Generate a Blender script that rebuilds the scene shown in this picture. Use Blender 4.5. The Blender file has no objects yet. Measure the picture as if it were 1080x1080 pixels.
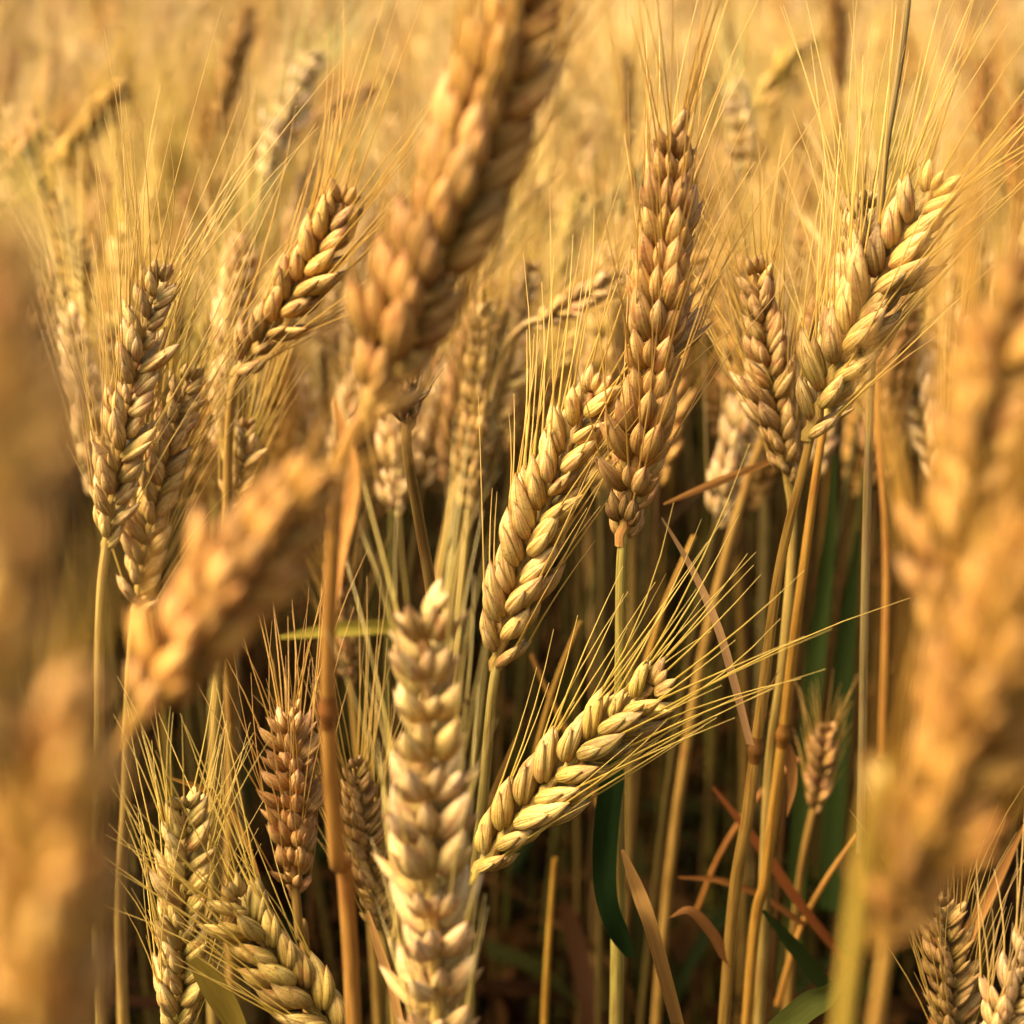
import bpy, math, random
import numpy as np
from mathutils import Vector, Matrix

R = math.radians
random.seed(7)
rng = np.random.default_rng(7)
sc = bpy.context.scene
col = sc.collection

# ------------------------------------------------------------------ camera, sky, sun, exposure
PITCH, FOV, CAMZ = R(18.0), R(30.0), 1.0
K = math.tan(FOV / 2)
cam = bpy.data.cameras.new('camera')
cam.angle = FOV
cam.clip_start, cam.clip_end = 0.01, 3000
cam.dof.use_dof = True
cam.dof.focus_distance = 0.492
cam.dof.aperture_fstop = cam.lens / 5.7
camo = bpy.data.objects.new('camera', cam)
camo.location = (0, 0, CAMZ)
camo.rotation_euler = (R(90) - PITCH, 0, 0)
col.objects.link(camo)
sc.camera = camo

SUN = Vector((-0.54, -0.23, 0.79)).normalized()
w = bpy.data.worlds.new('World')
sc.world = w
w.use_nodes = True
nt = w.node_tree
nt.nodes.clear()
wo = nt.nodes.new('ShaderNodeOutputWorld')
bg = nt.nodes.new('ShaderNodeBackground')
sky = nt.nodes.new('ShaderNodeTexSky')
sky.sky_type = 'NISHITA'
sky.sun_disc = False
sky.sun_elevation = math.asin(SUN.z)
sky.sun_rotation = math.atan2(SUN.x, SUN.y)
sky.dust_density = 6.0
sky.ozone_density = 0.3
bg.inputs[1].default_value = 0.085
nt.links.new(sky.outputs[0], bg.inputs[0])
nt.links.new(bg.outputs[0], wo.inputs[0])

sl = bpy.data.lights.new('sun', 'SUN')
sl.energy = 2.7
sl.angle = R(30)
sl.color = (1.0, 0.93, 0.85)
so = bpy.data.objects.new('sun', sl)
so.rotation_euler = SUN.to_track_quat('Z', 'Y').to_euler()
so.location = SUN * 5
col.objects.link(so)

sc.view_settings.view_transform = 'Standard'
sc.view_settings.look = 'None'
sc.view_settings.exposure = 2.12
sc.render.engine = 'CYCLES'
sc.cycles.max_bounces = 7
sc.cycles.diffuse_bounces = 2
sc.cycles.glossy_bounces = 2
sc.cycles.transmission_bounces = 4
sc.cycles.use_denoising = True


def at(px, py, Y):
    """the point the photo shows at (px, py), standing Y metres in front of the camera's foot"""
    u, v = (px - 540) / 540 * K, (540 - py) / 540 * K
    d = Y / (math.cos(PITCH) + v * math.sin(PITCH))
    return np.array((d * u, Y, CAMZ - d * math.sin(PITCH) + d * v * math.cos(PITCH)))


def project(p):
    y, z = p[1], p[2] - CAMZ
    d = y * math.cos(PITCH) - z * math.sin(PITCH)
    h = y * math.sin(PITCH) + z * math.cos(PITCH)
    return 540 + 540 * p[0] / d / K, 540 - 540 * h / d / K, d


# ------------------------------------------------------------------ materials
def mat_new(name):
    m = bpy.data.materials.new(name)
    m.use_nodes = True
    t = m.node_tree
    t.nodes.clear()
    return m, t


class N:
    def __init__(s, t):
        s.t = t

    def __call__(s, typ, **kw):
        n = s.t.nodes.new('ShaderNode' + typ)
        for k, v in kw.items():
            if k.startswith('i_'):
                n.inputs[int(k[2:])].default_value = v
            else:
                setattr(n, k, v)
        return n

    def l(s, a, b):
        s.t.links.new(a, b)

    def math(s, op, a, b=None):
        n = s('Math', operation=op)
        for i, x in enumerate((a, b)):
            if x is None:
                continue
            if isinstance(x, (int, float)):
                n.inputs[i].default_value = x
            else:
                s.l(x, n.inputs[i])
        return n.outputs[0]

    def mix(s, f, a, b, blend='MIX'):
        n = s('Mix', data_type='RGBA', blend_type=blend)
        for i, x in ((0, f), (6, a), (7, b)):
            if isinstance(x, (int, float, tuple)):
                n.inputs[i].default_value = x if not isinstance(x, tuple) or len(x) == 4 else (*x, 1)
            else:
                s.l(x, n.inputs[i])
        return n.outputs[2]

    def ramp(s, f, stops):
        n = s('ValToRGB')
        e = n.color_ramp.elements
        while len(e) < len(stops):
            e.new(0.5)
        for q, (p, c) in zip(e, stops):
            q.position = p
            q.color = (*c, 1)
        s.l(f, n.inputs[0])
        return n.outputs[0]


def straw_material(name, kind, mass=False):
    """grain / stem / leaf / awn of dry wheat; mass = tint comes from the mesh, else from the object's colour"""
    m, t = mat_new(name)
    n = N(t)
    out = n('OutputMaterial')
    uv = n('UVMap')
    sep = n('SeparateXYZ')
    n.l(uv.outputs[0], sep.inputs[0])
    u, v = sep.outputs[0], sep.outputs[1]
    info = n('ObjectInfo')
    geo = n('NewGeometry')
    if mass:
        tint = n('Attribute', attribute_name='tint').outputs[0]
        rnd = geo.outputs['Random Per Island']
    else:
        tint = info.outputs['Color']
        rnd = n.math('FRACT', n.math('ADD', info.outputs['Random'], geo.outputs['Random Per Island']))
    tc = n('TexCoord')
    # fibres along the length
    cmb = n('CombineXYZ')
    su, sv = {'grain': (26, .9), 'stem': (16, 60), 'leaf': (46, 2.0), 'awn': (3, 4)}[kind]
    n.l(n.math('MULTIPLY', u, su), cmb.inputs[0])
    n.l(n.math('MULTIPLY', v, sv), cmb.inputs[1])
    n.l(n.math('MULTIPLY', rnd, 37.0), cmb.inputs[2])
    fib = n('TexNoise', i_2=1.0, i_3=3.0)
    n.l(cmb.outputs[0], fib.inputs[0])
    blot = n('TexNoise', i_2=260.0 if kind == 'grain' else 60.0, i_3=2.0)
    n.l(geo.outputs['Position'], blot.inputs[0])
    if kind == 'grain':
        base = n.ramp(v, [(0.0, (.40, .27, .065)), (.30, (.56, .38, .11)), (.70, (.66, .455, .155)), (.90, (.72, .53, .23)), (1.0, (.36, .19, .06))])
        alt = n.ramp(v, [(0.0, (.38, .28, .06)), (.4, (.46, .325, .075)), (.8, (.62, .41, .13)), (1.0, (.55, .34, .11))])
        c = n.mix(rnd, base, alt)
        f2 = n.ramp(fib.outputs[0], [(.36, (.52, .42, .28)), (.50, (.92, .90, .84)), (.62, (1.0, 1.0, 1.0)), (.72, (1.12, 1.14, 1.2))])
        c = n.mix(.9, c, f2, 'MULTIPLY')
        cr = n.ramp(u, [(.0, (1, 1, 1)), (.335, (1, 1, 1)), (.36, (.50, .36, .22)), (.385, (1, 1, 1)), (.478, (1, 1, 1)), (.50, (.78, .74, .50)), (.522, (1, 1, 1)), (.615, (1, 1, 1)), (.64, (.50, .36, .22)), (.665, (1, 1, 1)), (1, (1, 1, 1))])
        c = n.mix(.8, c, cr, 'MULTIPLY')
        sp = n('TexNoise', i_2=1500.0, i_3=2.0)
        n.l(geo.outputs['Position'], sp.inputs[0])
        c = n.mix(.7, c, n.ramp(sp.outputs[0], [(.30, (.45, .38, .30)), (.42, (1, 1, 1)), (.62, (1, 1, 1)), (.74, (1.15, 1.15, 1.2))]), 'MULTIPLY')
        red = n.ramp(blot.outputs[0], [(.52, (0, 0, 0)), (.70, (1, 1, 1))])
        c = n.mix(n.math('MULTIPLY', red, .65), c, (.34, .14, .045))
        rough, trans, bump = .58, .08, 1.0
    elif kind == 'stem':
        c = n.ramp(rnd, [(0, (.46, .30, .06)), (.5, (.50, .35, .075)), (1, (.42, .24, .06))])
        f2 = n.ramp(fib.outputs[0], [(.34, (.45, .36, .26)), (.5, (.95, .95, .95)), (.68, (1.15, 1.15, 1.25))])
        c = n.mix(.8, c, f2, 'MULTIPLY')
        b2 = n.ramp(blot.outputs[0], [(.55, (0, 0, 0)), (.75, (1, 1, 1))])
        c = n.mix(n.math('MULTIPLY', b2, .5), c, (.30, .12, .035))
        rough, trans, bump = .40, .0, .25
    elif kind == 'leaf':
        c = n.ramp(rnd, [(0, (.46, .25, .07)), (1, (.52, .31, .085))])
        f2 = n.ramp(fib.outputs[0], [(.3, (.5, .45, .4)), (.5, (1, 1, 1))])
        c = n.mix(.8, c, f2, 'MULTIPLY')
        rough, trans, bump = .75, .3, .5
    else:
        c = n.ramp(v, [(0, (.56, .39, .08)), (.5, (.76, .55, .17)), (1, (.84, .62, .25))])
        rough, trans, bump = .42, .25, 0
    c = n.mix(1.0, c, tint, 'MULTIPLY')
    p = n('BsdfPrincipled')
    n.l(c, p.inputs['Base Color'])
    p.inputs['Roughness'].default_value = rough
    p.inputs['Specular IOR Level'].default_value = .03 if kind == 'leaf' else .22
    if bump:
        b = n('Bump')
        b.inputs['Strength'].default_value = bump
        b.inputs['Distance'].default_value = .0004
        n.l(fib.outputs[0], b.inputs['Height'])
        n.l(b.outputs[0], p.inputs['Normal'])
    if trans:
        tr = n('BsdfTranslucent')
        n.l(c, tr.inputs[0])
        mx = n('MixShader', i_0=trans)
        n.l(p.outputs[0], mx.inputs[1])
        n.l(tr.outputs[0], mx.inputs[2])
        n.l(mx.outputs[0], out.inputs[0])
    else:
        n.l(p.outputs[0], out.inputs[0])
    return m


M = {k: straw_material('wheat ' + k, k) for k in ('grain', 'stem', 'leaf', 'awn')}
MM = [straw_material('field ' + k, k, True) for k in ('grain', 'stem', 'leaf', 'awn')]


def soil_material():
    m, t = mat_new('soil')
    n = N(t)
    tc = n('TexCoord')
    a = n('TexNoise', i_2=9.0, i_3=8.0)
    n.l(tc.outputs['Object'], a.inputs[0])
    c = n.ramp(a.outputs[0], [(.3, (.012, .009, .007)), (.6, (.028, .021, .016)), (.8, (.05, .038, .028))])
    p = n('BsdfPrincipled')
    p.inputs['Roughness'].default_value = .95
    p.inputs['Specular IOR Level'].default_value = .05
    n.l(c, p.inputs['Base Color'])
    b = n('Bump')
    b.inputs['Distance'].default_value = .02
    n.l(a.outputs[0], b.inputs['Height'])
    n.l(b.outputs[0], p.inputs['Normal'])
    o = n('OutputMaterial')
    n.l(p.outputs[0], o.inputs[0])
    return m


# ------------------------------------------------------------------ mesh building
def unit(a):
    a = np.asarray(a, float)
    return a / max(1e-12, np.linalg.norm(a))


class MB:
    def __init__(s):
        s.v, s.f, s.uv, s.m, s.n = [], [], [], [], 0

    def add(s, v, f, uv, mi=0):
        s.v.append(v)
        s.f.append(f + s.n)
        s.uv.append(uv)
        s.m.append(np.full(len(f), mi, np.int32))
        s.n += len(v)
        return s

    def arrays(s):
        return np.concatenate(s.v), np.concatenate(s.f), np.concatenate(s.uv), np.concatenate(s.m)

    def mesh(s, name, mats):
        return mesh_from(name, *s.arrays(), mats)


def mesh_from(name, v, f, uv, mi, mats, tint=None):
    me = bpy.data.meshes.new(name)
    me.vertices.add(len(v))
    me.vertices.foreach_set('co', np.ascontiguousarray(v, np.float32).ravel())
    me.loops.add(len(f) * 4)
    me.loops.foreach_set('vertex_index', np.ascontiguousarray(f, np.int32).ravel())
    me.polygons.add(len(f))
    me.polygons.foreach_set('loop_start', np.arange(len(f), dtype=np.int32) * 4)
    me.polygons.foreach_set('material_index', np.ascontiguousarray(mi, np.int32))
    me.update(calc_edges=True)
    ul = me.uv_layers.new(name='UVMap')
    ul.data.foreach_set('uv', np.ascontiguousarray(uv[f.ravel()], np.float32).ravel())
    if tint is not None:
        a = me.attributes.new('tint', 'FLOAT_COLOR', 'POINT')
        a.data.foreach_set('color', np.ascontiguousarray(np.c_[tint, np.ones(len(tint))], np.float32).ravel())
    for m in mats:
        me.materials.append(m)
    me.shade_smooth()
    return me


def grid_faces(nr, nc):
    i, j = np.meshgrid(np.arange(nr - 1), np.arange(nc - 1), indexing='ij')
    a = (i * nc + j).ravel()
    return np.stack([a, a + 1, a + nc + 1, a + nc], 1)


PT = np.array((0, .06, .16, .29, .43, .57, .70, .81, .90, .96, 1.0))
PR = np.array((.24, .54, .80, .97, 1.0, .92, .74, .50, .27, .13, .05))


def floret(nseg=12, rings=None, keel=.12, curve=.10):
    """a seed husk along +z, 1 long, 1 wide, its back (keel) towards +x"""
    t = PT if rings is None else np.linspace(0, 1, rings)
    r = np.interp(t, PT, PR) * .5
    th = np.linspace(-math.pi, math.pi, nseg + 1)
    k = 1 + keel * np.exp(-(th / .28) ** 2)
    x = np.cos(th) * k
    x = np.where(x < 0, x * .62, x)
    y = np.sin(th)
    V = np.zeros((len(t), nseg + 1, 3))
    V[:, :, 0] = r[:, None] * x + (curve * np.sin(t * math.pi * .85) - .02)[:, None]
    V[:, :, 1] = r[:, None] * y
    V[:, :, 2] = t[:, None]
    uv = np.zeros((len(t), nseg + 1, 2))
    uv[:, :, 0] = (th / (2 * math.pi) + .5)[None]
    uv[:, :, 1] = t[:, None]
    return V.reshape(-1, 3), grid_faces(len(t), nseg + 1), uv.reshape(-1, 2)


def orient(V, base, d, back, ln, wd, th):
    """scale a floret and turn it: z -> d, x -> back"""
    d = unit(d)
    x = unit(np.asarray(back) - d * np.dot(back, d))
    y = np.cross(d, x)
    return base + V[:, :1] * th * x + V[:, 1:2] * wd * y + V[:, 2:3] * ln * d


# spikelet: local x outward from the rachis, z up the ear, y across; metres at size 1
def spikelet(mb, rnd, lod, full=True, op=0.0):
    if lod == 0:
        fl, gl = floret(12), floret(10, keel=.28)
    elif lod == 1:
        fl, gl = floret(7, 6), floret(6, 5)
    else:
        fl = gl = floret(5, 4)
    j = lambda s: rnd.uniform(-s, s)
    tips = []
    for sy in (1, -1):
        d = np.array((.43 + .20 * op + j(.10 + .1 * op), sy * (.26 + .14 * op + j(.07 + .08 * op)), 1.0))
        b = np.array((.0006, sy * .0017, .0006 + j(.0006)))
        ln = .0150 * (1 + j(.08)) * (1 + .12 * op)
        mb.add(orient(fl[0], b, d, (1, sy * .55 + j(.3), 0), ln, .0060 * (1 + j(.1)), .0058 * (1 + j(.1))), fl[1], fl[2])
        tips.append((b + unit(d) * ln * .97, unit(d)))
        if full and lod < 2:
            d2 = np.array((.44 + .10 * op + j(.08), sy * (.46 + .26 * op + j(.06 + .1 * op)), 1.0))
            mb.add(orient(gl[0], np.array((.0010, sy * .0027, -.0004)), d2, (.8, sy, 0), .0112 * (1 + j(.12)) * (1 + .25 * op), .0044 * (1 - .2 * op), .0036 * (1 - .25 * op)), gl[1], gl[2])
    if full:
        d = np.array((.50 + .15 * op + j(.12), j(.14), 1.0))
        b = np.array((.0018, j(.0004), .0022))
        ln = .0125 * (1 + j(.10))
        mb.add(orient(fl[0], b, d, (1, j(.2), 0), ln, .0046, .0042), fl[1], fl[2])
        tips.append((b + unit(d) * ln * .97, unit(d)))
    return tips


def tube(mb, P, rad, n=8, mi=0, vscale=None):
    P = np.asarray(P, float)
    T = np.gradient(P, axis=0)
    T /= np.linalg.norm(T, axis=1)[:, None] + 1e-12
    ref = np.array((0, 1, 0.)) if abs(T[0][1]) < .9 else np.array((1., 0, 0))
    x = unit(np.cross(T[0], ref))
    th = np.linspace(0, 2 * math.pi, n + 1)
    V = np.zeros((len(P), n + 1, 3))
    for i in range(len(P)):
        x = unit(x - T[i] * np.dot(x, T[i]))
        y = np.cross(T[i], x)
        V[i] = P[i] + rad[i] * (np.cos(th)[:, None] * x + np.sin(th)[:, None] * y)
    s = np.r_[0, np.cumsum(np.linalg.norm(np.diff(P, axis=0), axis=1))]
    if vscale is None:
        vscale = 1 / max(s[-1], 1e-9)
    uv = np.zeros((len(P), n + 1, 2))
    uv[:, :, 0] = (th / (2 * math.pi))[None]
    uv[:, :, 1] = (s * vscale)[:, None]
    mb.add(V.reshape(-1, 3), grid_faces(len(P), n + 1), uv.reshape(-1, 2), mi)


def ribbon(mb, P, width, side, fold=.35, mi=0, twist=0.0, wave=0.0, nc=5):
    """a leaf blade: P centre line, side = sideways direction at the start, folded along its midrib"""
    P = np.asarray(P, float)
    T = np.gradient(P, axis=0)
    T /= np.linalg.norm(T, axis=1)[:, None] + 1e-12
    V = np.zeros((len(P), nc, 3))
    uv = np.zeros((len(P), nc, 2))
    x = np.asarray(side, float)
    c = np.linspace(-1, 1, nc)
    for i in range(len(P)):
        x = unit(x - T[i] * np.dot(x, T[i]))
        y = np.cross(T[i], x)
        a = twist * i / (len(P) - 1)
        xx, yy = x * math.cos(a) + y * math.sin(a), y * math.cos(a) - x * math.sin(a)
        h = np.abs(c) * fold + wave * np.sin(c * 1.6 + i * .33)
        V[i] = P[i] + width[i] * (c[:, None] * xx + h[:, None] * yy)
        uv[i, :, 0] = c * .5 + .5
        uv[i, :, 1] = i / (len(P) - 1)
    mb.add(V.reshape(-1, 3), grid_faces(len(P), nc), uv.reshape(-1, 2), mi)


def catmull(P, k=8):
    P = [np.asarray(p, float) for p in P]
    P = [2 * P[0] - P[1]] + P + [2 * P[-1] - P[-2]]
    out = []
    for i in range(1, len(P) - 2):
        a, b, c, d = P[i - 1], P[i], P[i + 1], P[i + 2]
        for q in range(k):
            t = q / k
            out.append(.5 * (2 * b + (c - a) * t + (2 * a - 5 * b + 4 * c - d) * t * t + (3 * b - a - 3 * c + d) * t ** 3))
    out.append(P[-2])
    return np.array(out)


def bez3(a, b, c, d, k):
    t = np.linspace(0, 1, k)[:, None]
    return (1 - t) ** 3 * a + 3 * (1 - t) ** 2 * t * b + 3 * (1 - t) * t * t * c + t ** 3 * d


def awn(mb, p, d, ln, out, r0, n=3, segs=5, mi=0):
    t = np.linspace(0, 1, segs)[:, None]
    P = p + d * ln * t + out * ln * t * t
    tube(mb, P, np.linspace(r0, r0 * .22, segs), n, mi)


class Axis:
    """the bent centre line of an ear"""
    def __init__(s, B, Tp, bend):
        s.B, s.E = np.asarray(B, float), np.asarray(Tp, float)
        s.Mid = (s.B + s.E) / 2 + np.asarray(bend, float) * 2
        s.L = np.linalg.norm(s.E - s.B)

    def p(s, t):
        return (1 - t) ** 2 * s.B + 2 * t * (1 - t) * s.Mid + t * t * s.E

    def d(s, t):
        return unit(2 * (1 - t) * (s.Mid - s.B) + 2 * t * (s.E - s.Mid))


def ear_layout(ax, S, roll, view, rnd, pitch=.0034):
    """places of the spikelets: (position, x outward, y across, z up, size)"""
    n = max(5, int(round(ax.L / (pitch * S))))
    res = []
    for i in range(n):
        t = (i + .02) / n * .93
        T = ax.d(t)
        X = unit(np.cross(T, view))
        X = X * math.cos(roll) + np.cross(T, X) * math.sin(roll)
        s = 1 if i % 2 else -1
        X = unit(X * s + rnd.uniform(-.20, .20) * np.cross(T, X))
        e = min(1.0, .62 + .38 * min(1, t / .16)) * (1 - .44 * max(0, (t - .55) / .45) ** 1.5)
        e *= rnd.uniform(.86, 1.08)
        if rnd.random() < .03:
            e *= .6
        Z = unit(T + X * rnd.uniform(-.08, .14))
        X = unit(X - Z * np.dot(X, Z))
        res.append((ax.p(t), X, np.cross(Z, X), Z, S * e))
    # the one at the very tip faces sideways
    T = ax.d(1)
    X = unit(np.cross(T, view))
    X = -X * math.sin(roll) + np.cross(T, X) * math.cos(roll)
    res.append((ax.p(.94) - X * .0010 * S, X, np.cross(T, X), T, S * .55))
    return res


# ------------------------------------------------------------------ objects
def link(name, me, parent=None, loc=None, mat=None, color=None):
    o = bpy.data.objects.new(name, me)
    col.objects.link(o)
    if parent:
        o.parent = parent
    if mat is not None:
        o.matrix_basis = mat
    elif loc is not None:
        o.location = loc
    if color is not None:
        o.color = (*color, 1)
    return o


def thing(name, loc, label, cat, group=None):
    o = bpy.data.objects.new(name, None)
    o.empty_display_size = .02
    col.objects.link(o)
    o.location = loc
    o['label'], o['category'] = label, cat
    if group:
        o['group'] = group
    return o


# ground
gm = MB()
nx = 60
g = np.sign(np.linspace(-1, 1, nx)) * np.abs(np.linspace(-1, 1, nx)) ** 4 * 1500
X, Yg = np.meshgrid(g, g, indexing='ij')
V = np.stack([X, Yg, rng.uniform(-.012, .0, X.shape)], -1).reshape(-1, 3)
gm.add(V, grid_faces(nx, nx), V[:, :2] * .5)
go = link('ground', gm.mesh('ground', [soil_material()]))
go['kind'] = 'structure'

OPEN = []
SPK = []                     # the shared spikelet meshes, with the tips where their awns leave
rs = random.Random(3)
for q in range(8):
    b = MB()
    tips = spikelet(b, rs, 0)
    SPK.append((b.mesh('spikelet', [M['grain']]), tips))
    b = MB()
    tips = spikelet(b, rs, 0, True, 1.0)
    OPEN.append((b.mesh('spikelet', [M['grain']]), tips))

GOLD, PALE, BROWN, GREEN, DARK, AMBER = (1, 1, 1), (1.14, 1.16, 1.45), (.80, .66, .60), (.80, .92, .60), (.34, .34, .28), (1.02, .90, .72)


def hero(base, tip, Y, w_px, label, dY=0.0, bend=0.0, roll=0.0, tint=GOLD, awns=.045, stem=(), stem_tint=None, gx=0.0, gy=.03,
         nawn=3, node_px=None, droop=False, spread=.16, leaf=None, S=None, seed=None, sr=.00165, ragged=.2, pitch=.0041, name='wheat_plant'):
    rnd = random.Random(seed if seed is not None else hash((base, tip)) & 0xffff)
    B, E = at(*base, Y), at(*tip, Y + dY)
    dpx = np.array((tip[0] - base[0], tip[1] - base[1]), float)
    perp = np.array((-dpx[1], dpx[0])) / np.linalg.norm(dpx) * bend
    mid = at((base[0] + tip[0]) / 2 + perp[0], (base[1] + tip[1]) / 2 + perp[1], Y + dY / 2)
    ax = Axis(B, E, mid - (B + E) / 2)
    d = project((B + E) / 2)[2]
    if S is None:
        S = w_px * 2 * K * d / 1080 / .0188
    view = unit((B + E) / 2 - np.array((0, 0, CAMZ)))
    lay = ear_layout(ax, S, R(roll), view, rnd, pitch)
    T0 = ax.d(0)
    # stem
    pts = [B + T0 * .004]
    if stem:
        pts += [at(px, py, Y + dy) for px, py, dy in stem]
        last = pts[-1]
        G = np.array((last[0] + gx, last[1] + gy, 0.0))
        z = last[2]
        dirn = unit(pts[-1] - pts[-2])
        pts += [np.array((last[0] + gx * .3 + dirn[0] * .03, last[1] + gy * .3 + max(-.02, min(.02, dirn[1] * .03)), z * .55)), G]
        P = catmull(pts, 10)
    else:
        G = np.array((B[0] - T0[0] * .10 + gx, B[1] - T0[1] * .10 + gy, 0.0))
        P = bez3(B + T0 * .004, B - T0 * (.16 if not droop else .06) + np.array((0, 0, .05 if droop else 0)), G + np.array((0, 0, B[2] * .45)), G, 40)
    root = thing(name, G, label, 'wheat plant', 'wheat plants growing near the camera')
    st = tuple(c * .66 for c in (stem_tint or tint))
    n = len(P)
    sm = MB()
    arc = np.r_[0, np.cumsum(np.linalg.norm(np.diff(P, axis=0), axis=1))]
    rad = (sr * .72 + sr * .45 * np.clip(arc / .12, 0, 1)) * (1.05 if Y > .3 else min(S, 1.05))
    rad[0] *= 1.15
    tube(sm, P - G, rad, 12, vscale=1.0)
    so_ = link('stem', sm.mesh('stem', [M['stem']]), root, color=st)
    # nodes on the stem
    nodes = []
    if node_px:
        k = int(np.argmin([abs(project(p)[1] - node_px) for p in P[2:]])) + 2
        nodes.append(k)
    k2 = int(np.argmin(np.abs(P[:, 2] - .36)))
    if k2 > 3:
        nodes.append(k2)
    for k in nodes:
        k = min(max(k, 1), n - 2)
        Tn = unit(P[k + 1] - P[k - 1])
        nm = MB()
        tt = np.linspace(-1, 1, 9)
        tube(nm, P[k] - G + Tn * (tt[:, None] * .0042), rad[k] * (1.02 + .42 * np.exp(-(tt * 2.2) ** 2)), 12)
        link('node', nm.mesh('node', [M['stem']]), so_, color=(st[0] * .55, st[1] * .42, st[2] * .40))
    # ear
    em = MB()
    tt = np.linspace(-.02, .95, 42)
    RP = []
    for i, t in enumerate(tt):
        X = unit(np.cross(ax.d(max(t, 0)), view))
        RP.append(ax.p(t) + X * (.0003 * S * (1 if i % 2 else -1)) - B)
    tube(em, RP, np.linspace(.0017, .0008, 42) * S, 10)
    ear = link('ear', em.mesh('rachis', [M['grain']]), root, loc=B - G, color=(tint[0] * .9, tint[1] * .88, tint[2] * .75))
    bm = MB()
    for i, (p, X, Yv, Z, s) in enumerate(lay):
        me, tips = (OPEN if rnd.random() < ragged else SPK)[rnd.randrange(8)]
        m4 = Matrix(((X[0] * s, Yv[0] * s, Z[0] * s, p[0] - B[0]), (X[1] * s, Yv[1] * s, Z[1] * s, p[1] - B[1]), (X[2] * s, Yv[2] * s, Z[2] * s, p[2] - B[2]), (0, 0, 0, 1)))
        v = rnd.uniform(.78, 1.12) * (rnd.uniform(.5, .75) if rnd.random() < .06 else 1)
        link('spikelet', me, ear, mat=m4, color=(tint[0] * v, tint[1] * v * rnd.uniform(.95, 1.03), tint[2] * v * rnd.uniform(.85, 1.1)))
        A = np.stack([X, Yv, Z], 1) * s
        for q, (tp, td) in enumerate(tips):
            if q >= nawn or awns <= 0 or rnd.random() < .08:
                continue
            w0 = A @ tp + p - B
            dd = unit(A @ td)
            o_ = unit(X + Yv * (1 if q == 0 else -1) * .6)
            D = unit(Z * 1.0 + dd * .45 + o_ * rnd.uniform(-.1, 1.3) * spread + rng.normal(0, .05, 3))
            ln = awns * rnd.uniform(.6, 1.35) * (1.0 if i < len(lay) * .8 else 1.05)
            awn(bm, w0 - dd * .0008 * S, D, ln, o_ * rnd.uniform(-.12, .16) + rng.normal(0, .05, 3), .00031 * max(.8, min(S, 1.1)))
    if bm.n:
        link('beard', bm.mesh('beard', [M['awn']]), ear, color=(min(1.05, tint[0]), tint[1] * .93, tint[2] * .74))
    if leaf:
        for lf in leaf:
            make_leaf(root, G, **lf)
    return root


def make_leaf(parent, G, pts, Y, width, tint=GOLD, twist=.5, fold=.35, wave=0.05, taper=1.0, side=(1, 0, 0), name='leaf', label=None, dYs=None):
    """a blade through picture places pts at distance Y (+ dYs)"""
    P = catmull([at(px, py, Y + (dYs[i] if dYs else 0)) for i, (px, py) in enumerate(pts)], 10)
    t = np.linspace(0, 1, len(P))
    wd = width * .5 * (np.clip(t / .12, .35, 1) * (1 - taper * np.clip((t - .45) / .55, 0, 1) ** 1.6) + .02)
    b = MB()
    ribbon(b, P - G, wd, side, fold, twist=twist, wave=wave)
    o = link(name, b.mesh(name, [M['leaf']]), parent, color=tint)
    if label:
        o['label'] = label
    return o


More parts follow.
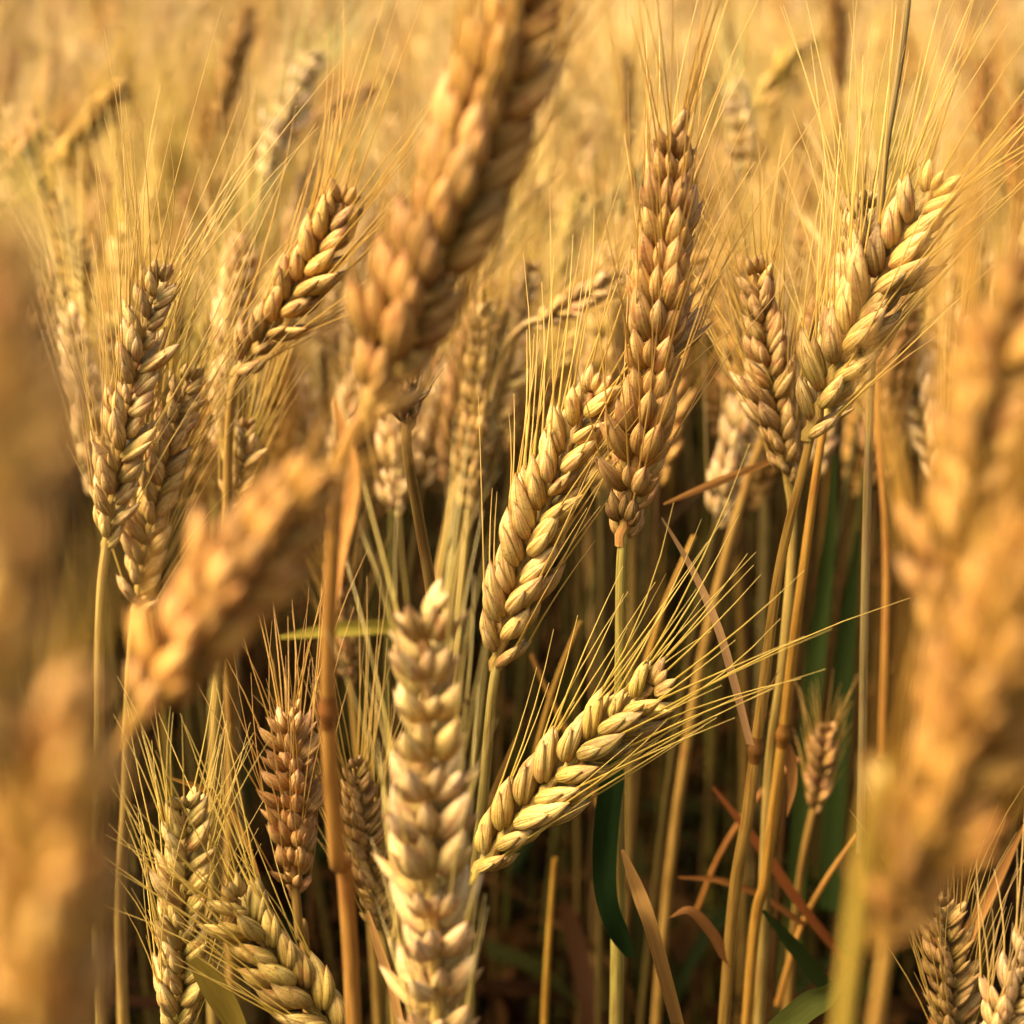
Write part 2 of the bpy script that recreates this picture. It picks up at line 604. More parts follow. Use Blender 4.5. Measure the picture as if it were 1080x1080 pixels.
# ------------------------------------------------------------------ the plants one can single out in the photo
SHARP = [
 dict(base=(523,700), tip=(632,400), Y=.475, w_px=80, bend=-8, roll=-14, tint=(1.02,.92,.76), awns=.044, spread=.22, stem=[(519,735,0),(508,860,.012),(498,960,.02),(494,1075,.03)], stem_tint=(.95,.98,.85), seed=11, leaf=[dict(pts=[(506,880),(520,842),(540,790),(552,760)], Y=.490, width=.0026, tint=(.7,.6,.4), twist=1.2)],
      label='crisp golden ear in the very middle, leaning right, plump grains in a zigzag'),
 dict(base=(656,566), tip=(712,120), Y=.465, w_px=80, bend=10, roll=80, tint=(.88,.70,.56), awns=.050, spread=.30, ragged=.12, stem=[(655,600,0),(654,720,.004),(652,850,.01),(650,1075,.02)], stem_tint=(.85,.92,.75), pitch=.0041, seed=12,
      label='tallest sharp wheat ear, upright with dusky brown husks, on a straight green-yellow stalk',
      leaf=[dict(pts=[(652,770),(640,870),(640,940),(655,985),(667,1008)], Y=.468, width=.0066, tint=(.018,.062,.036), twist=.6, fold=.35, taper=.35, wave=.12, label='dark green hanging leaf')]),
 dict(base=(853,458), tip=(990,190), Y=.475, w_px=82, bend=-8, roll=-10, tint=(1.04,.93,.74), awns=.050, spread=.26, stem=[(848,490,0),(822,600,.004),(806,720,.008),(790,850,.012),(764,1075,.02)], stem_tint=(1.0,.82,.52), sr=.00145, seed=13, node_px=795, leaf=[dict(pts=[(795,790),(803,760),(812,728),(826,700)], Y=.489, width=.0034, tint=(.85,.70,.55), twist=1.4), dict(pts=[(770,1020),(752,985),(728,960),(705,968)], Y=.492, width=.0032, tint=(.45,.30,.22), twist=1.0)],
      label='big plump golden ear leaning right over two yellow stalks, long awns fanned upward'),
 dict(base=(872,440), tip=(915,205), Y=.515, w_px=60, bend=4, roll=30, tint=(1.08,1.02,1.0), awns=.048, spread=.24, stem=[(864,480,0),(842,640,.0),(826,775,.004),(808,920,.008),(788,1075,.015)], stem_tint=(1.05,.74,.38), sr=.00140, seed=14, node_px=775, leaf=[dict(pts=[(825,778),(834,800),(836,830),(830,862)], Y=.520, width=.0034, tint=(.80,.58,.42), twist=.8)],
      label='upright pale ear on an orange stalk, tucked behind the big plump leaning ear'),
 dict(base=(832,508), tip=(795,275), Y=.525, w_px=58, bend=-3, roll=12, tint=(.90,.78,.66), awns=.040, stem=[(836,560,0),(826,700,.0),(812,820,.01),(800,1075,.02)], seed=15,
      label='slim tawny ear leaning left with even braid of grains, beside the big plump leaning ear'),
 dict(base=(506,915), tip=(700,716), Y=.445, w_px=82, bend=-8, roll=-24, tint=(.86,.82,.56), awns=.044, spread=.20, stem=[(496,938,.004),(486,985,.012),(483,1075,.025)], seed=16,
      label='low yellow-green ear tipping steeply right with a long comb of awns, below the middle'),
 dict(base=(466,1150), tip=(450,618), Y=.35, w_px=92, bend=-4, roll=92, tint=(1.18,1.10,1.14), awns=.034, spread=.10, ragged=1, pitch=.0050, nawn=2, seed=17, gy=.02,
      label='pale cream upright ear at the bottom centre, slightly soft, standing nearest of the upright ones'),
 dict(base=(388,432), tip=(560,-15), Y=.335, w_px=118, bend=6, roll=38, tint=(.86,.66,.46), awns=.045, nawn=3, stem=[(362,480,0),(350,600,.004),(346,750,.012),(355,900,.02),(373,1075,.03)], stem_tint=(.92,.62,.50), pitch=.0037, seed=18, node_px=755, sr=.0015,
      label='large blurred ear leaning across the top centre on a thick knotted reddish stalk'),
 dict(base=(112,575), tip=(170,278), Y=.505, w_px=60, bend=-6, roll=15, tint=(1.06,.96,.92), awns=.050, stem=[(106,640,0),(104,800,.01),(106,1075,.03)], seed=19,
      label='narrow pink-gold ear at the left, leaning slightly right, first of two parallel slender ears'),
 dict(base=(143,645), tip=(203,385), Y=.520, w_px=56, bend=-6, roll=12, tint=(1.08,.97,.86), awns=.050, stem=[(138,700,0),(132,850,.01),(130,1075,.03)], seed=20,
      label='slender golden ear at the left, lower one of two parallel slender ears'),
 dict(base=(250,392), tip=(366,203), Y=.545, w_px=66, bend=10, roll=-22, tint=(.98,.80,.62), awns=.050, stem=[(243,430,0),(240,600,.01),(244,800,.03),(246,1075,.05)], seed=21,
      label='brown-gold curved ear leaning right in the upper left, its lower grains dark and beaded'),
 dict(base=(142,760), tip=(338,498), Y=.245, w_px=104, bend=-6, roll=48, tint=(.96,.71,.48), awns=.016, nawn=2, pitch=.0035, seed=22, gx=-.06,
      label='large blurred tan ear leaning right in front of the two slender ears at left'),
 dict(base=(-26,800), tip=(-4,235), Y=.125, w_px=130, bend=8, roll=35, tint=(1.45,1.2,.98), awns=.008, nawn=1, pitch=.0035, seed=23, gx=.0, gy=.0, stem=[(40,900,0),(30,1080,.0)], stem_tint=(1,.75,.45), sr=.0012, spread=.5, ragged=.7,
      label='very blurred pinkish ear filling the left edge of the picture, tip pale and bright'),
 dict(base=(6,1260), tip=(66,715), Y=.150, w_px=135, bend=6, roll=60, tint=(1.15,.88,.62), awns=.010, nawn=1, pitch=.0035, seed=24, gx=-.02, gy=.0, spread=.4, ragged=.7,
      label='very blurred brown ear in the lower left corner, under the pinkish ear at the edge'),
 dict(base=(925,985), tip=(1110,545), Y=.195, w_px=132, bend=8, roll=46, tint=(.92,.66,.36), awns=.03, pitch=.0035, nawn=3, seed=25, ragged=.6, gx=-.01, stem=[(890,1075,.0)], stem_tint=(1,.9,.5),
      label='large blurred ear at the right edge leaning right, dark brown in its hollows'),
 dict(base=(985,690), tip=(1085,270), Y=.245, w_px=98, bend=-6, roll=20, tint=(1.0,.76,.54), awns=.045, pitch=.0037, seed=26, gx=.0,
      label='blurred peach ear behind the large blurred one at the right edge, reaching higher'),
 dict(base=(186,1100), tip=(194,838), Y=.425, w_px=66, bend=3, roll=8, tint=(.98,.95,.75), awns=.030, seed=27,
      label='upright ear low at the left with big round yellow grains in two columns'),
 dict(base=(372,1110), tip=(243,938), Y=.415, w_px=74, bend=-8, roll=25, tint=(.80,.74,.50), awns=.040, seed=28, gx=.02, gy=.03,
      label='dull greenish ear at the bottom left slanting up to the left, bristly tip'),
 dict(base=(310,942), tip=(304,750), Y=.475, w_px=54, bend=3, roll=62, tint=(.90,.70,.60), awns=.040, ragged=.8, stem=[(316,985,0),(326,1075,.01)], seed=29,
      label='short rusty brown upright ear in the lower left, ragged husks, between spiky awns'),
 dict(base=(403,985), tip=(373,798), Y=.495, w_px=42, bend=-4, roll=25, tint=(.84,.72,.58), awns=.038, stem=[(410,1020,0),(418,1075,.01)], ragged=.5, seed=30,
      label='thin brown ear standing between the reddish stalk and the pale cream ear'),
 dict(base=(857,856), tip=(870,766), Y=.60, w_px=34, bend=2, roll=10, tint=(.74,.55,.42), awns=.016, stem=[(848,900,0),(838,980,.01),(830,1075,.02)], seed=31,
      label='small stubby brown ear on a thin curved stalk, low among the right-hand stems'),
 dict(base=(1003,1110), tip=(990,948), Y=.455, w_px=48, bend=2, roll=40, tint=(.76,.64,.50), awns=.036, ragged=.8, seed=32,
      label='brown bristly ear low at the right, under the large blurred ear'),
 dict(base=(1040,1120), tip=(1092,985), Y=.40, w_px=56, bend=2, roll=30, tint=(1.0,.9,.95), awns=.03, seed=33, gx=.02,
      label='pale soft ear cut off by the bottom right corner'),
 dict(base=(428,452), tip=(432,410), Y=.45, w_px=36, bend=0, roll=30, tint=(.34,.27,.22), awns=.006, stem=[(430,480,0),(444,560,.006),(458,650,.012),(470,800,.03)], seed=34, sr=.0016,
      label='tiny dark withered head on a thin bent stalk, left of the middle ear'),
 dict(base=(494,545), tip=(510,318), Y=.66, w_px=40, roll=60, tint=(.88,.78,.66), awns=.04, seed=35, bend=2,
      label='soft tan ear standing upright behind the middle ear, upper left of it'),
 dict(base=(512,470), tip=(560,275), Y=.75, w_px=39, roll=20, tint=(1.02,.95,.95), awns=.045, seed=36, bend=2,
      label='soft pale ear leaning right between the top blurred ear and the tallest sharp ear'),
 dict(base=(565,345), tip=(658,290), Y=.66, w_px=32, roll=10, tint=(1.05,.92,.9), awns=.04, seed=37, bend=-3, droop=True,
      label='pinkish ear lying almost flat behind the tallest sharp ear, left side of it'),
 dict(base=(690,165), tip=(590,245), Y=.92, w_px=28, roll=10, tint=(.34,.38,.24), awns=.04, seed=38, bend=-12, droop=True,
      label='dark greenish drooping ear behind the tallest sharp ear, hanging down to the left'),
 dict(base=(278,195), tip=(335,55), Y=.95, w_px=37, roll=40, tint=(1.3,1.34,1.8), awns=.05, seed=39, bend=-6,
      label='blurred whitish ear leaning right above the brown-gold curved ear, near the top left'),
 dict(base=(228,140), tip=(265,8), Y=1.10, w_px=28, roll=30, tint=(.74,.60,.45), awns=.05, seed=40, bend=-2,
      label='blurred dark brown ear leaning right at the top left, next to a whitish one'),
 dict(base=(48,180), tip=(132,88), Y=.98, w_px=33, roll=20, tint=(.86,.74,.40), awns=.055, seed=41, bend=4,
      label='blurred greenish ear tilted right in the top left corner area'),
 dict(base=(8,175), tip=(44,132), Y=.92, w_px=37, roll=30, tint=(.95,.72,.6), awns=.045, seed=42,
      label='blurred stubby brown ear at the left edge near the top, below a greenish tilted one'),
 dict(base=(240,350), tip=(256,230), Y=.85, w_px=35, roll=60, tint=(1.3,1.3,1.25), awns=.04, seed=43,
      label='blurred pale yellow ear standing just left of the brown-gold curved ear'),
 dict(base=(92,330), tip=(54,205), Y=.78, w_px=35, roll=30, tint=(1.12,.95,.58), awns=.05, seed=44,
      label='blurred bright yellow ear leaning left, at the upper left above the slender ears'),
 dict(base=(305,155), tip=(398,92), Y=1.20, w_px=26, roll=10, tint=(.84,.66,.56), awns=.05, seed=45, bend=-6, droop=True,
      label='blurred brown ear bowing flat to the right, just left of the top centre ear'),
 dict(base=(664,160), tip=(660,58), Y=.84, w_px=19, roll=20, tint=(1.08,.95,.85), awns=.05, seed=46,
      label='thin upright peach ear rising just left of the tallest sharp ear tip'),
 dict(base=(790,190), tip=(776,88), Y=.96, w_px=35, roll=70, tint=(1.3,1.3,1.55), awns=.055, seed=47,
      label='blurred whitish upright ear between the tallest sharp ear and the big plump ear'),
 dict(base=(795,120), tip=(862,45), Y=1.22, w_px=32, roll=10, tint=(.86,.78,.46), awns=.055, seed=48, bend=-6,
      label='blurred olive brown ear bending right near the top, above a whitish upright one'),
 dict(base=(885,95), tip=(884,-8), Y=1.0, w_px=18, roll=30, tint=(.62,.46,.34), awns=.04, seed=49,
      label='thin brown upright ear cut by the top edge, above the big plump leaning ear'),
 dict(base=(1035,150), tip=(1042,62), Y=.98, w_px=26, roll=30, tint=(.70,.50,.36), awns=.04, seed=50,
      label='blurred rust brown upright ear near the top right corner'),
 dict(base=(1072,215), tip=(1076,110), Y=.86, w_px=26, roll=30, tint=(.84,.58,.42), awns=.04, seed=51,
      label='blurred orange brown ear touching the right edge near the top'),
 dict(base=(246,535), tip=(258,448), Y=.56, w_px=39, roll=20, tint=(1.02,.95,.8), awns=.045, seed=52,
      label='small pale gold ear peeping out behind the blurred tan ear in the lower left'),
 dict(base=(590,330), tip=(560,190), Y=.95, w_px=28, roll=40, tint=(1.06,.98,.95), awns=.05, seed=53,
      label='blurred pale ear leaning left, just above the pinkish flat one'),
 dict(base=(370,720), tip=(352,560), Y=.62, w_px=34, roll=40, tint=(.66,.52,.40), awns=.03, seed=54,
      label='dim brown ear hidden behind the thick reddish stalk, left of the middle'),
 dict(base=(765,470), tip=(752,380), Y=.80, w_px=32, roll=40, tint=(.62,.48,.36), awns=.04, seed=55,
      label='dim brown ear between the tallest sharp ear and the slim tawny ear'),
 dict(base=(845,365), tip=(878,300), Y=.66, w_px=28, roll=40, tint=(.80,.60,.46), awns=.04, seed=56,
      label='short brown ear half hidden behind the big plump leaning ear on its left'),
]
heroes = []
for h in SHARP:
    heroes.append((h['label'], hero(**h), h))


# loose straws and leaves that cross in front of the stems
def straw(pts, Y, width, tint, label, name='dry_leaf', cat='dry leaf', twist=.6, fold=.3, taper=.8, side=(1, 0, 0), dYs=None, tubular=False):
    P = catmull([at(px, py, Y + (dYs[i] if dYs else 0)) for i, (px, py) in enumerate(pts)], 10)
    b = MB()
    o0 = P[-1].copy()
    if tubular:
        tube(b, P - o0, np.full(len(P), width * .5) * np.linspace(.7, 1, len(P)), 10, vscale=1.0)
    else:
        t = np.linspace(0, 1, len(P))
        wd = width * .5 * (1 - taper * np.clip((.5 - t) / .5, 0, 1) ** 1.5)
        ribbon(b, P - o0, wd, side, fold, twist=twist, wave=.06)
    o = link(name, b.mesh(name, [M['stem' if tubular else 'leaf']]), loc=o0, color=tint)
    o['label'], o['category'], o['group'] = label, cat, 'loose straws and leaves among the stems'


straw([(698,546),(730,600),(757,660),(775,720),(792,785)], .470, .0024, (1.15,1.05,1.2), 'pale tan bent straw running from under the tallest ear to the yellow stalk knot', dYs=(0,0,0,.004,.010))
straw([(656,896),(672,935),(690,985),(716,1080)], .43, .0042, (.46,.38,.30), 'tan dry leaf slanting down right at the bottom, beside the dark green hanging leaf', dYs=(0,0,.0,.02))
straw([(700,532),(760,508),(812,488)], .54, .0030, (.75,.55,.4), 'thin brown straw crossing nearly level under the slim tawny ear')
straw([(752,830),(800,890),(850,960),(900,1020)], .56, .0040, (.42,.21,.15), 'red-brown leaf slanting down right across the two orange stalks')
straw([(715,925),(760,928),(805,945),(850,975)], .55, .0030, (.55,.34,.24), 'thin rusty leaf arching low between the hanging green leaf and the orange stalks')
straw([(805,960),(840,1000),(880,1050),(900,1085)], .50, .0055, (.05,.12,.06), 'dark green leaf with rusty edge at the lower right, pointing up left')
straw([(893,1028),(872,1048),(850,1062),(820,1090)], .44, .0070, (.11,.20,.10), 'fresh green leaf tip at the bottom edge beside the large blurred ear', taper=.9)
straw([(295,672),(350,664),(400,660),(438,662)], .60, .0055, (.55,.72,.30), 'yellow-green leaf lying level behind the thick reddish stalk', side=(0, .4, 1))
straw([(880,480),(872,600),(858,720),(846,860),(838,1000)], .66, .0075, (.05,.12,.06), 'long dark green blade standing behind the two yellow stalks')
straw([(905,560),(892,680),(884,800),(876,960)], .72, .0090, (.05,.12,.065), 'broad dark green blade in the shade right of the orange stalks')
straw([(925,380),(928,470),(935,600),(930,800)], .62, .0030, (.62,.40,.30), 'thin reddish straw standing right of the big plump leaning ear', tubular=True, name='dry_straw', cat='straw')
straw([(962,-40),(950,60),(934,160),(926,260),(918,420),(912,640),(908,900)], .505, .0026, (.50,.48,.62), 'grey-purple bare straw rising out of the top edge at the right', tubular=True, name='dry_straw', cat='straw')
straw([(352,420),(372,500),(360,600),(350,720)], .36, .0046, (1.0,.72,.55), 'twisted orange dry leaf hanging along the thick reddish stalk', twist=1.6)
straw([(318,480),(300,560),(252,600),(215,690)], .55, .0040, (1.0,.9,.7), 'pale straw leaf bending behind the blurred tan ear', twist=1.0)
straw([(1080,870),(1050,930),(1010,1010),(985,1085)], .50, .0040, (.95,.70,.5), 'tan straw slanting down left at the lower right corner')
straw([(1005,860),(1030,820),(1060,700),(1066,600)], .55, .0035, (.8,.55,.4), 'brown straw standing behind the large blurred ear at the right edge', tubular=True, name='dry_straw', cat='straw')
straw([(180,820),(230,840),(262,890),(284,960)], .47, .0036, (.6,.48,.28), 'yellow dry leaf arching between the round-grained ear and the rusty ear', twist=1.2)
straw([(205,1010),(235,1050),(262,1100)], .41, .0080, (.30,.32,.14), 'olive green broad leaf at the bottom left under the dull greenish ear', taper=.5)
straw([(388,960),(400,1000),(414,1040),(424,1085)], .46, .0030, (1.1,.9,.75), 'thin tan straw slanting beside the foot of the reddish stalk')


straw([(732,565),(700,640),(676,720),(664,780)], .62, .0022, (.75,.55,.36), 'thin tan straw slanting down left from the pale tan bent straw', tubular=True, name='dry_straw', cat='straw')
straw([(612,655),(586,720),(566,790),(548,880)], .58, .0022, (.62,.52,.26), 'thin olive straw slanting down left behind the low tipping ear', tubular=True, name='dry_straw', cat='straw')
straw([(560,690),(580,735),(606,790),(640,870)], .60, .0020, (.58,.36,.24), 'thin brown straw slanting down right under the foot of the middle ear', tubular=True, name='dry_straw', cat='straw')
straw([(735,960),(760,900),(800,840),(842,800)], .63, .0022, (.55,.30,.20), 'thin red-brown straw rising right behind the two orange stalks, toward the stubby ear', tubular=True, name='dry_straw', cat='straw')
straw([(585,905),(581,960),(577,1020),(574,1085)], .60, .0028, (.62,.44,.22), 'short upright tan stub of straw in the dark left of the hanging green leaf', tubular=True, name='dry_straw', cat='straw')
straw([(905,880),(870,930),(842,985),(820,1060)], .57, .0024, (.60,.38,.24), 'thin brown straw slanting down left beside the large blurred ear at the lower right', tubular=True, name='dry_straw', cat='straw')

# ------------------------------------------------------------------ prototypes for the rest of the field
def proto(seed, lean, droop, lod):
    """one plant standing at the origin: arrays of (stem, leaves, ear, beard)"""
    rnd = random.Random(seed)
    H = .735
    L = rnd.uniform(.070, .092)
    S = rnd.uniform(.86, 1.02)
    d0 = np.array((math.sin(lean) * .55, 0, 1.0))
    B = np.array((math.tan(lean) * .10, rnd.uniform(-.01, .01), H))
    T = unit((math.sin(lean), rnd.uniform(-.08, .08), math.cos(lean)))
    E = B + T * L
    ax = Axis(B, E, np.array((-math.cos(lean), 0, math.sin(lean))) * L * (.03 if not droop else .07))
    k = (28, 14, 8)[lod]
    P = bez3(B + ax.d(0) * .003, B - ax.d(0) * .13, np.array((0, 0, .35)), np.zeros(3), k)
    st = MB()
    tube(st, P, np.linspace(.0012, .0020, k), (9, 5, 3)[lod], 1, vscale=1.0)
    lv = []
    for q in range((2, 3, 2)[lod]):
        a = rnd.uniform(0, 6.28)
        hz = rnd.uniform(.18, .56)
        i = int(np.argmin(np.abs(P[:, 2] - hz)))
        o = P[i]
        D = np.array((math.cos(a), math.sin(a), 0))
        ll = rnd.uniform(.14, .26)
        up = rnd.uniform(.2, .9)
        pts = [o, o + D * ll * .2 + np.array((0, 0, ll * .35 * up)), o + D * ll * .55 + np.array((0, 0, ll * .3 * up)), o + D * ll * .75 + np.array((0, 0, -ll * .25))]
        LP = catmull(pts, (7, 4, 3)[lod])
        t = np.linspace(0, 1, len(LP))
        lb = MB()
        ribbon(lb, LP, .0044 * (np.clip(t / .1, .4, 1) * (1 - .95 * np.clip((t - .4) / .6, 0, 1) ** 1.5)), np.array((-D[1], D[0], 0)), .4, 2, twist=rnd.uniform(-2, 2), wave=.06, nc=(5, 3, 3)[lod])
        lv.append(lb)
    er, bd = MB(), MB()
    lay = ear_layout(ax, S, R(rnd.uniform(-20, 20)), np.array((0, 1., 0)), rnd, .0042 if lod < 2 else .0060)
    for i, (p, X, Yv, Z, s) in enumerate(lay):
        b = MB()
        tips = spikelet(b, rnd, lod, lod < 2)
        v, f, uv, mi = b.arrays()
        A = np.stack([X, Yv, Z], 1) * (s if lod < 2 else s * 1.12)
        er.add(v @ A.T + p, f, uv, 0)
        for q, (tp, td) in enumerate(tips):
            if (lod == 2 and q) or rnd.random() < (.55 if lod < 2 else .72):
                continue
            w0 = A @ tp + p
            dd = unit(A @ td)
            o_ = unit(X + Yv * (1 if q == 0 else -1) * .6)
            D = unit(Z + dd * .45 + o_ * rnd.uniform(0, .2) + rng.normal(0, .05, 3))
            awn(bd, w0, D, rnd.uniform(.04, .075), o_ * rnd.uniform(-.05, .1), .00030 if lod < 2 else .0005, 3, (4, 3, 3)[lod], 3)
    return st, lv, er, bd


LEANS = [(.10, 0), (.22, 0), (.38, 0), (.55, 1), (.80, 1), (1.25, 1), (.15, 0), (.45, 0)]
TINTS = {'golden': (1, .92, .72), 'pale straw': (1.17, 1.10, 1.25), 'brown': (.58, .42, .31), 'greenish': (.84, .84, .46), 'amber': (1.0, .78, .50)}

PM = []
for i, (ln, dr) in enumerate(LEANS):
    st, lv, er, bd = proto(100 + i, ln, dr, 0 if i < 0 else 1)
    st, lv, er, bd = proto(100 + i, ln, dr, 1)
    fix = lambda b, nm, k: mesh_from(nm, *(lambda a: (a[0], a[1], a[2], a[3] * 0))(b.arrays()), [M[k]])
    PM.append((fix(st, 'stem', 'stem'), [fix(b, 'leaf', 'leaf') for b in lv], fix(er, 'ear', 'grain'), fix(bd, 'beard', 'awn'), ln))

FIELD = []           # (x, y, rot, scale, lean axis, tint)
def scatter(y0, y1, dens, half, margin=0.0):
    cell = 1 / math.sqrt(dens)
    y = y0
    out = []
    while y < y1:
        xm = half * y + margin
        x = -xm
        while x < xm:
            out.append((x + random.uniform(-.55, .55) * cell, y + random.uniform(-.55, .55) * cell))
            x += cell
        y += cell
    return out


near = [(x, y) for x, y in scatter(.70, 1.75, 600, .27, .015)]
near.sort(key=lambda p: p[1])
# leave the sight line to the ears one can single out in the field free
def hides(x, y, top):
    for lab, _, h in heroes:
        if h['Y'] < .58 or h['Y'] < y:
            continue
        (ax_, ay_), (bx_, by_) = h['base'], h['tip']
        px, py, d = project((x, y, top))
        for q in range(6):
            f = q / 5
            hx, hy = ax_ + (bx_ - ax_) * f, ay_ + (by_ - ay_) * f
            if abs(px - hx) < 8 + 20 / d and py - 55 / d < hy:
                return True
    return False


near = [p for p in near if not hides(p[0], p[1], .80)]
tn = list(TINTS)
tw = [5, 4.6, 2.6, .9, 2.6]
LAND = [
 ((577,550), 'middle ear'), ((684,345), 'tallest sharp ear'), ((920,330), 'big plump ear'), ((813,390), 'slim tawny ear'), ((605,815), 'low tipping ear'),
 ((470,215), 'large top blurred ear'), ((305,300), 'brown-gold curved ear'), ((140,430), 'pink-gold slender ear'), ((305,125), 'whitish top left ear'), ((92,135), 'greenish tilted ear'),
 ((75,265), 'yellow left-leaning ear'), ((783,140), 'whitish upright ear'), ((828,85), 'olive bending ear'), ((1040,105), 'rust brown corner ear'), ((502,430), 'soft tan ear'),
 ((610,318), 'pinkish flat ear'), ((245,75), 'dark brown top left ear'), ((350,125), 'brown bowing ear'), ((640,205), 'dark drooping ear'), ((248,290), 'pale yellow ear'),
 ((884,45), 'thin brown top ear'), ((862,810), 'stubby brown ear'), ((370,890), 'thin brown ear'), ((1035,480), 'blurred peach ear'), ((660,110), 'thin peach ear'), ((425,430), 'tiny withered head')]
used = {}


def place_word(px, py):
    lst = sorted(LAND, key=lambda l: (l[0][0] - px) ** 2 + (l[0][1] - py) ** 2)
    for (lx, ly), nm in lst[:9]:
        dx, dy = px - lx, py - ly
        a = abs(dx) > abs(dy) * 1.6
        b = abs(dy) > abs(dx) * 1.6
        side = 'right' if dx > 0 else 'left'
        ud = 'below' if dy > 0 else 'above'
        if a:
            w_ = f'{side} of the {nm}'
        elif b:
            w_ = f'{ud} the {nm}'
        else:
            w_ = f'{ud} and {side} of the {nm}'
        yield w_


ORD = ['', 'second ', 'third ', 'fourth ', 'fifth ', 'sixth ', 'seventh ']
NEARN = 0
for x, y in near:
    pi = random.randrange(len(PM)) if y > 1.05 else random.choice((0, 1, 2, 6, 7, 2))
    stm, lvm, erm, bdm, ln = PM[pi]
    s = random.uniform(.93, 1.07)
    rz = random.uniform(0, 6.283)
    tname = random.choices(tn, tw)[0]
    tv = random.uniform(.85, 1.08)
    t = tuple(c * tv for c in TINTS[tname])
    # where its ear shows
    hz = .735 * s + .04
    ex, ey = x + math.cos(rz) * ln * .14, y + math.sin(rz) * ln * .14
    px, py, _ = project((ex, ey, hz))
    if NEARN >= 236 or not (-25 < px < 1105):
        FIELD.append((x, y, rz, s, pi, t))
        continue
    while py > 430 and s < 1.17 and y < 1.15:
        s += .015
        px, py, _ = project((ex, ey, .735 * s + .04))
    NEARN += 1
    sx = math.cos(rz) * math.sin(ln)
    lean = 'leaning right' if sx > .22 else 'leaning left' if sx < -.22 else 'upright'
    base = f'blurred {tname} ear, {lean}, '
    lab = None
    for pw in place_word(px, py):
        if base + pw not in used:
            lab = base + pw
            used[lab] = 1
            break
    if lab is None:
        pw = next(place_word(px, py))
        used[base + pw] = k = used[base + pw] + 1
        lab = f'{ORD[k-1]}{base}{pw}'
    root = thing('wheat_plant', (x, y, 0), lab, 'wheat plant', 'wheat plants in the blurred field behind')
    root.rotation_euler = (random.uniform(-.05, .05), random.uniform(-.05, .05), rz)
    root.scale = (s, s, s)
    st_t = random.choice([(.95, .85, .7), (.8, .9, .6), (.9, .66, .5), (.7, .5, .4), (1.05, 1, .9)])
    link('stem', stm, root, color=tuple(c * tv * .17 for c in st_t))  # stem colour cut down: shade between the plants put into the tint
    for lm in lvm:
        link('leaf', lm, root, color=random.choice([(.07, .05, .033), (.05, .032, .025), (.12, .085, .06), (.02, .045, .022), (.04, .06, .03)]))  # near-black leaf colours stand in for the shade low in the crop
    e = link('ear', erm, root, color=t)
    link('beard', bdm, e, color=(t[0], t[1], t[2] * .85))

# everything farther off, and the crop standing round the camera outside the frame: one mass
def mass_proto(seed, ln, dr, lod):
    st, lv, er, bd = proto(seed, ln, dr, lod)
    b, vm = MB(), []
    for q in [st] + lv + [er, bd]:
        v, f, uv, mi = q.arrays()
        b.v.append(v); b.f.append(f + b.n); b.uv.append(uv); b.m.append(mi); b.n += len(v)
        vm.append(np.full(len(v), mi[0]))
    return (*b.arrays(), np.concatenate(vm))


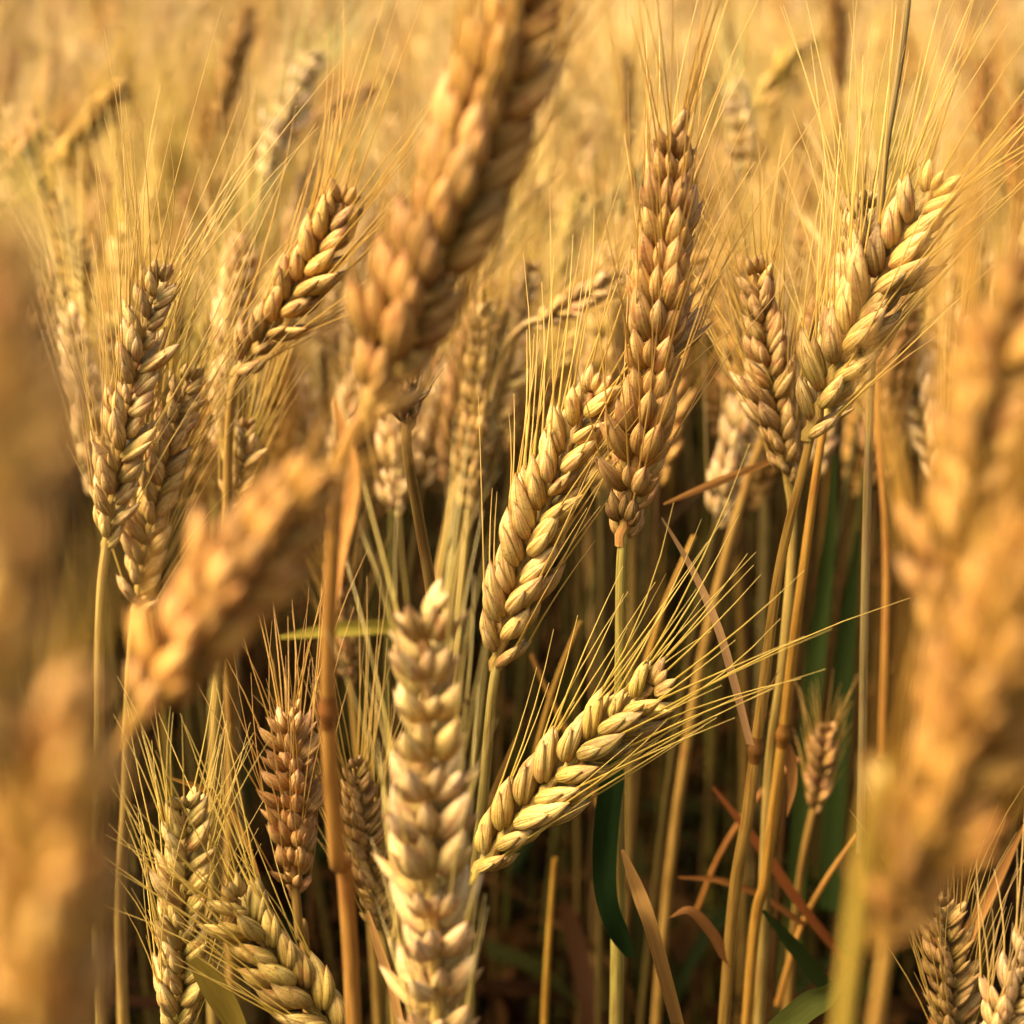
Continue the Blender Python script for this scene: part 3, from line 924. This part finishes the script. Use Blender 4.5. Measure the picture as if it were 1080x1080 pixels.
MID = [mass_proto(200 + i, ln, dr, 1) for i, (ln, dr) in enumerate(LEANS[:6])]
FAR = [mass_proto(300 + i, ln, dr, 2) for i, (ln, dr) in enumerate(LEANS)]
items = []
for (x, y, rz, s, pi, t) in FIELD:
    items.append((MID[pi % len(MID)], x, y, rz, s, t))
for x, y in scatter(1.76, 2.6, 380, .33, .05):
    items.append((MID[random.choice((0, 1, 2, 3, 0, 1, 4))], x, y, None, None, None))
for x, y in scatter(2.6, 4.2, 300, .40, .05):
    items.append((FAR[random.choice((0, 1, 2, 3, 6, 7, 0, 6))], x, y, None, None, None))
for x, y in scatter(4.2, 9.0, 130, .42, .1):
    items.append((FAR[random.choice((0, 1, 2, 3, 6, 7, 0, 6))], x, y, None, None, None))
for x, y in scatter(-1.3, 1.75, 850, 0, 1.1):
    r = math.hypot(x, y)
    if r > 1.85 or r < .05:
        continue
    k = random.uniform(.80, .97) if not (-.55 < x < 0 and -.1 < y < .26) else random.uniform(.52, .72)
    if y > -.45 and abs(x) < .30 * max(y, 0) + .16:      # unseen shorter tillers added below the camera's view to shade the low stems
        if y > .68:
            if abs(x) < .30 * y + .02:
                continue
            k = 'full'
    if k == 'full':
        k = random.uniform(.92, 1.06)
    elif y > -.45 and abs(x) < .30 * max(y, 0) + .16:
        k = min(.95, (.92 - .70 * max(y, 0)) / .92) * random.uniform(.80, 1.0)
    items.append((FAR[random.randrange(3)], x, y, None, k, None))
av, af, auv, am, at_ = [], [], [], [], []
nv = 0
for (pr, x, y, rz, s, t) in items:
    v, f, uv, mi = pr[:4]
    rz = random.uniform(0, 6.283) if rz is None else rz
    s = random.uniform(.92, 1.08) if s is None else s
    if t is None:
        tv = random.uniform(.82, 1.1)
        t = tuple(c * tv for c in TINTS[random.choices(tn, tw)[0]])
    c, sn = math.cos(rz) * s, math.sin(rz) * s
    Rm = np.array(((c, -sn, 0), (sn, c, 0), (0, 0, s)), np.float32)
    lx, ly = random.gauss(0, .04), random.gauss(0, .04)
    q = v @ Rm.T
    q[:, 0] += x + q[:, 2] * lx
    q[:, 1] += y + q[:, 2] * ly
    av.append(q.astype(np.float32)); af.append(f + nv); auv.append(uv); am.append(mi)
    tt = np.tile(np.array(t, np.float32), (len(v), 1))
    tt[pr[4] == 1] *= .10  # stems darkened by tint, so the depth of the crop looks shaded
    tt[pr[4] == 2] *= (.05, .04, .033) if random.random() < .8 else (.02, .04, .02)  # leaves darkened further, painted shade low in the crop
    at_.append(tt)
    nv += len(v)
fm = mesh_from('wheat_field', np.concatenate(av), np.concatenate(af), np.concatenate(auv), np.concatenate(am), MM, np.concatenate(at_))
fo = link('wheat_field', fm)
fo['kind'] = 'stuff'
fo['label'] = 'ripe wheat crop stretching away as one golden blurred mass'
fo['category'] = 'wheat field'
print('field plants', len(items), 'faces', len(fm.polygons), 'near', NEARN)
